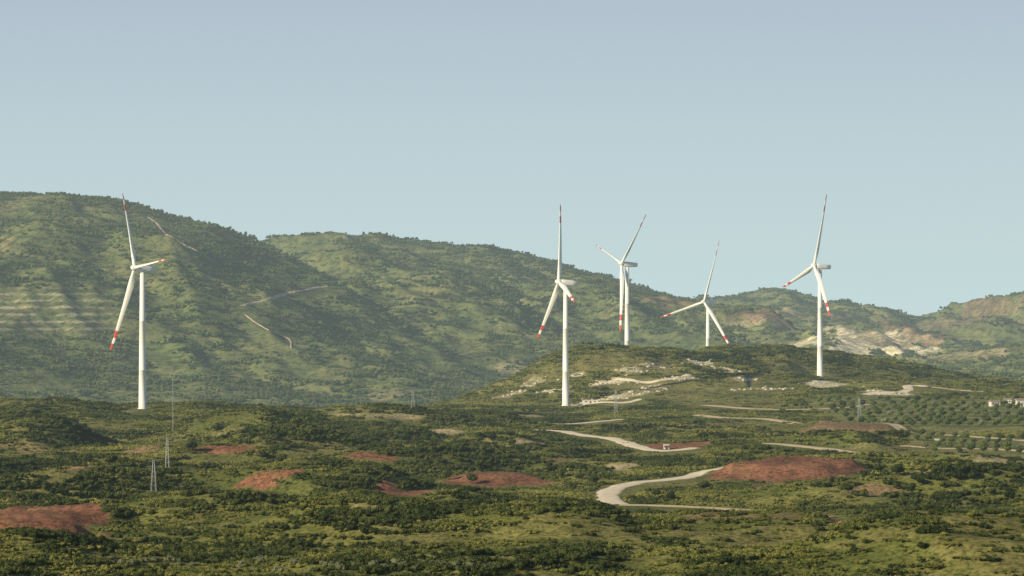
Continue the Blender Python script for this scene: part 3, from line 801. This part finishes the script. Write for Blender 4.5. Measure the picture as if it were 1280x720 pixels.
# ---------------------------------------------------------------- small buildings
def box(a, b_):
    bm = bmesh.new(); bmesh.ops.create_cube(bm, size=1, matrix=Matrix.Translation([(p+q)/2 for p, q in zip(a, b_)]) @ Matrix.Diagonal((*[q-p for p, q in zip(a, b_)], 1))); return bm
def house(px, py, w, d, h, rot, lb, roofm, gable=True, name='farm_house', cat='house'):
    x, y = ray(px, py)
    root = bpy.data.objects.new(name, None); COL.objects.link(root); root.location = (x, y, hz(x, y)); root.rotation_euler.z = rot; tag(root, lb, cat)
    link('wall', to_mesh(box((-w/2,-d/2,-1.5), (w/2,d/2,h)), 'wall', [M_wall]), root)
    if gable:
        bm = bmesh.new(); e = .4; hr = h+w*.16
        P = [(-w/2-e,-d/2-e,h+.01),(w/2+e,-d/2-e,h+.01),(w/2+e,d/2+e,h+.01),(-w/2-e,d/2+e,h+.01),(-w/2-e,0,hr),(w/2+e,0,hr)]
        vs = [bm.verts.new(p) for p in P]
        for f in ((0,1,5,4),(2,3,4,5),(0,4,3),(1,2,5),(3,2,1,0)): bm.faces.new([vs[i] for i in f])
        link('roof', to_mesh(bm, 'roof', [roofm]), root)
    else: link('roof', to_mesh(box((-w/2-.2,-d/2-.2,h+.003), (w/2+.2,d/2+.2,h+.25)), 'roof', [roofm]), root)
    for wx in (-w*.3, w*.28): link('window', to_mesh(box((wx-.5,-d/2-.05,h*.42), (wx+.5,-d/2+.05,h*.78)), 'window', [M_glass]), root)
    link('door', to_mesh(box((-.5,-d/2-.06,0), (.5,-d/2+.05,min(2.1, h*.75))), 'door', [M_bark]), root)
house(1243, 508, 5.5, 5, 2.8, .2, 'small pale house with pitched roof by the right edge, left one of three', M_roof)
house(1260, 505, 5, 5, 2.7, -.3, 'small pale house with pitched roof, middle one of three by right edge', M_roof)
house(1276, 508, 6, 5, 3.8, .1, 'taller pale house cut by the right edge of the picture', M_roof)
house(833, 562, 2.4, 2.2, 2.1, .1, 'tiny white hut beside the pale road in the middle', M_wall, False, 'hut', 'hut')
house(1171, 555, 2.2, 2, 2.2, -.1, 'tiny white hut alone in the green fields on the right', M_wall, False, 'hut', 'hut')
house(738, 505, 10, 3, 2.3, .05, 'low pale flat-roofed shed just right of the second turbine base', M_wall, False, 'service_shed', 'shed')

# ---------------------------------------------------------------- light, sky, camera
EL = math.radians(22)
to_sun = Vector((-.83*math.cos(EL), -.56*math.cos(EL), math.sin(EL)))
sun = bpy.data.lights.new('sun', 'SUN'); sun.energy = 5.0; sun.angle = math.radians(.5); sun.color = (1, .90, .68)
so = bpy.data.objects.new('sun', sun); COL.objects.link(so); so.rotation_euler = to_sun.to_track_quat('Z', 'Y').to_euler(); so.location = (0, 0, 500)
w = bpy.data.worlds.new('World'); scene.world = w; w.use_nodes = True; nt = w.node_tree; nt.nodes.clear()
sky = nt.nodes.new('ShaderNodeTexSky'); sky.sky_type = 'NISHITA'; sky.sun_disc = False; sky.sun_elevation = EL; sky.sun_rotation = math.atan2(to_sun.x, to_sun.y)
sky.air_density = 1; sky.dust_density = 1.5
bg1 = nt.nodes.new('ShaderNodeBackground'); bg1.inputs[1].default_value = .07; nt.links.new(sky.outputs[0], bg1.inputs[0])
tc = nt.nodes.new('ShaderNodeTexCoord'); sp = nt.nodes.new('ShaderNodeSeparateXYZ'); nt.links.new(tc.outputs['Generated'], sp.inputs[0])
mr = nt.nodes.new('ShaderNodeMapRange'); mr.inputs['From Min'].default_value = -.1; mr.inputs['From Max'].default_value = .9; nt.links.new(sp.outputs['Z'], mr.inputs[0])
r = ramp(nt, mr.outputs[0], [(0, (.60,.76,.745)), (.095, (.605,.765,.765)), (.135, (.54,.685,.73)), (.185, (.455,.55,.65)), (.32, (.13,.20,.33)), (1.0, (.05,.09,.19))])
bg2 = nt.nodes.new('ShaderNodeBackground'); bg2.inputs[1].default_value = 1.0; nt.links.new(r.outputs[0], bg2.inputs[0])
mx = nt.nodes.new('ShaderNodeMixShader'); mx.inputs[0].default_value = .9; nt.links.new(bg1.outputs[0], mx.inputs[1]); nt.links.new(bg2.outputs[0], mx.inputs[2])
out = nt.nodes.new('ShaderNodeOutputWorld'); nt.links.new(mx.outputs[0], out.inputs[0])
cam = bpy.data.cameras.new('camera'); co = bpy.data.objects.new('camera', cam); COL.objects.link(co)
cam.sensor_width = 36; cam.lens = 36*F/1280; cam.clip_start = 1; cam.clip_end = 20000
co.location = (0, 0, CZ); co.rotation_euler = (math.radians(90), 0, 0)
scene.camera = co
scene.view_settings.view_transform = 'Standard'; scene.view_settings.look = 'None'; scene.view_settings.exposure = 0
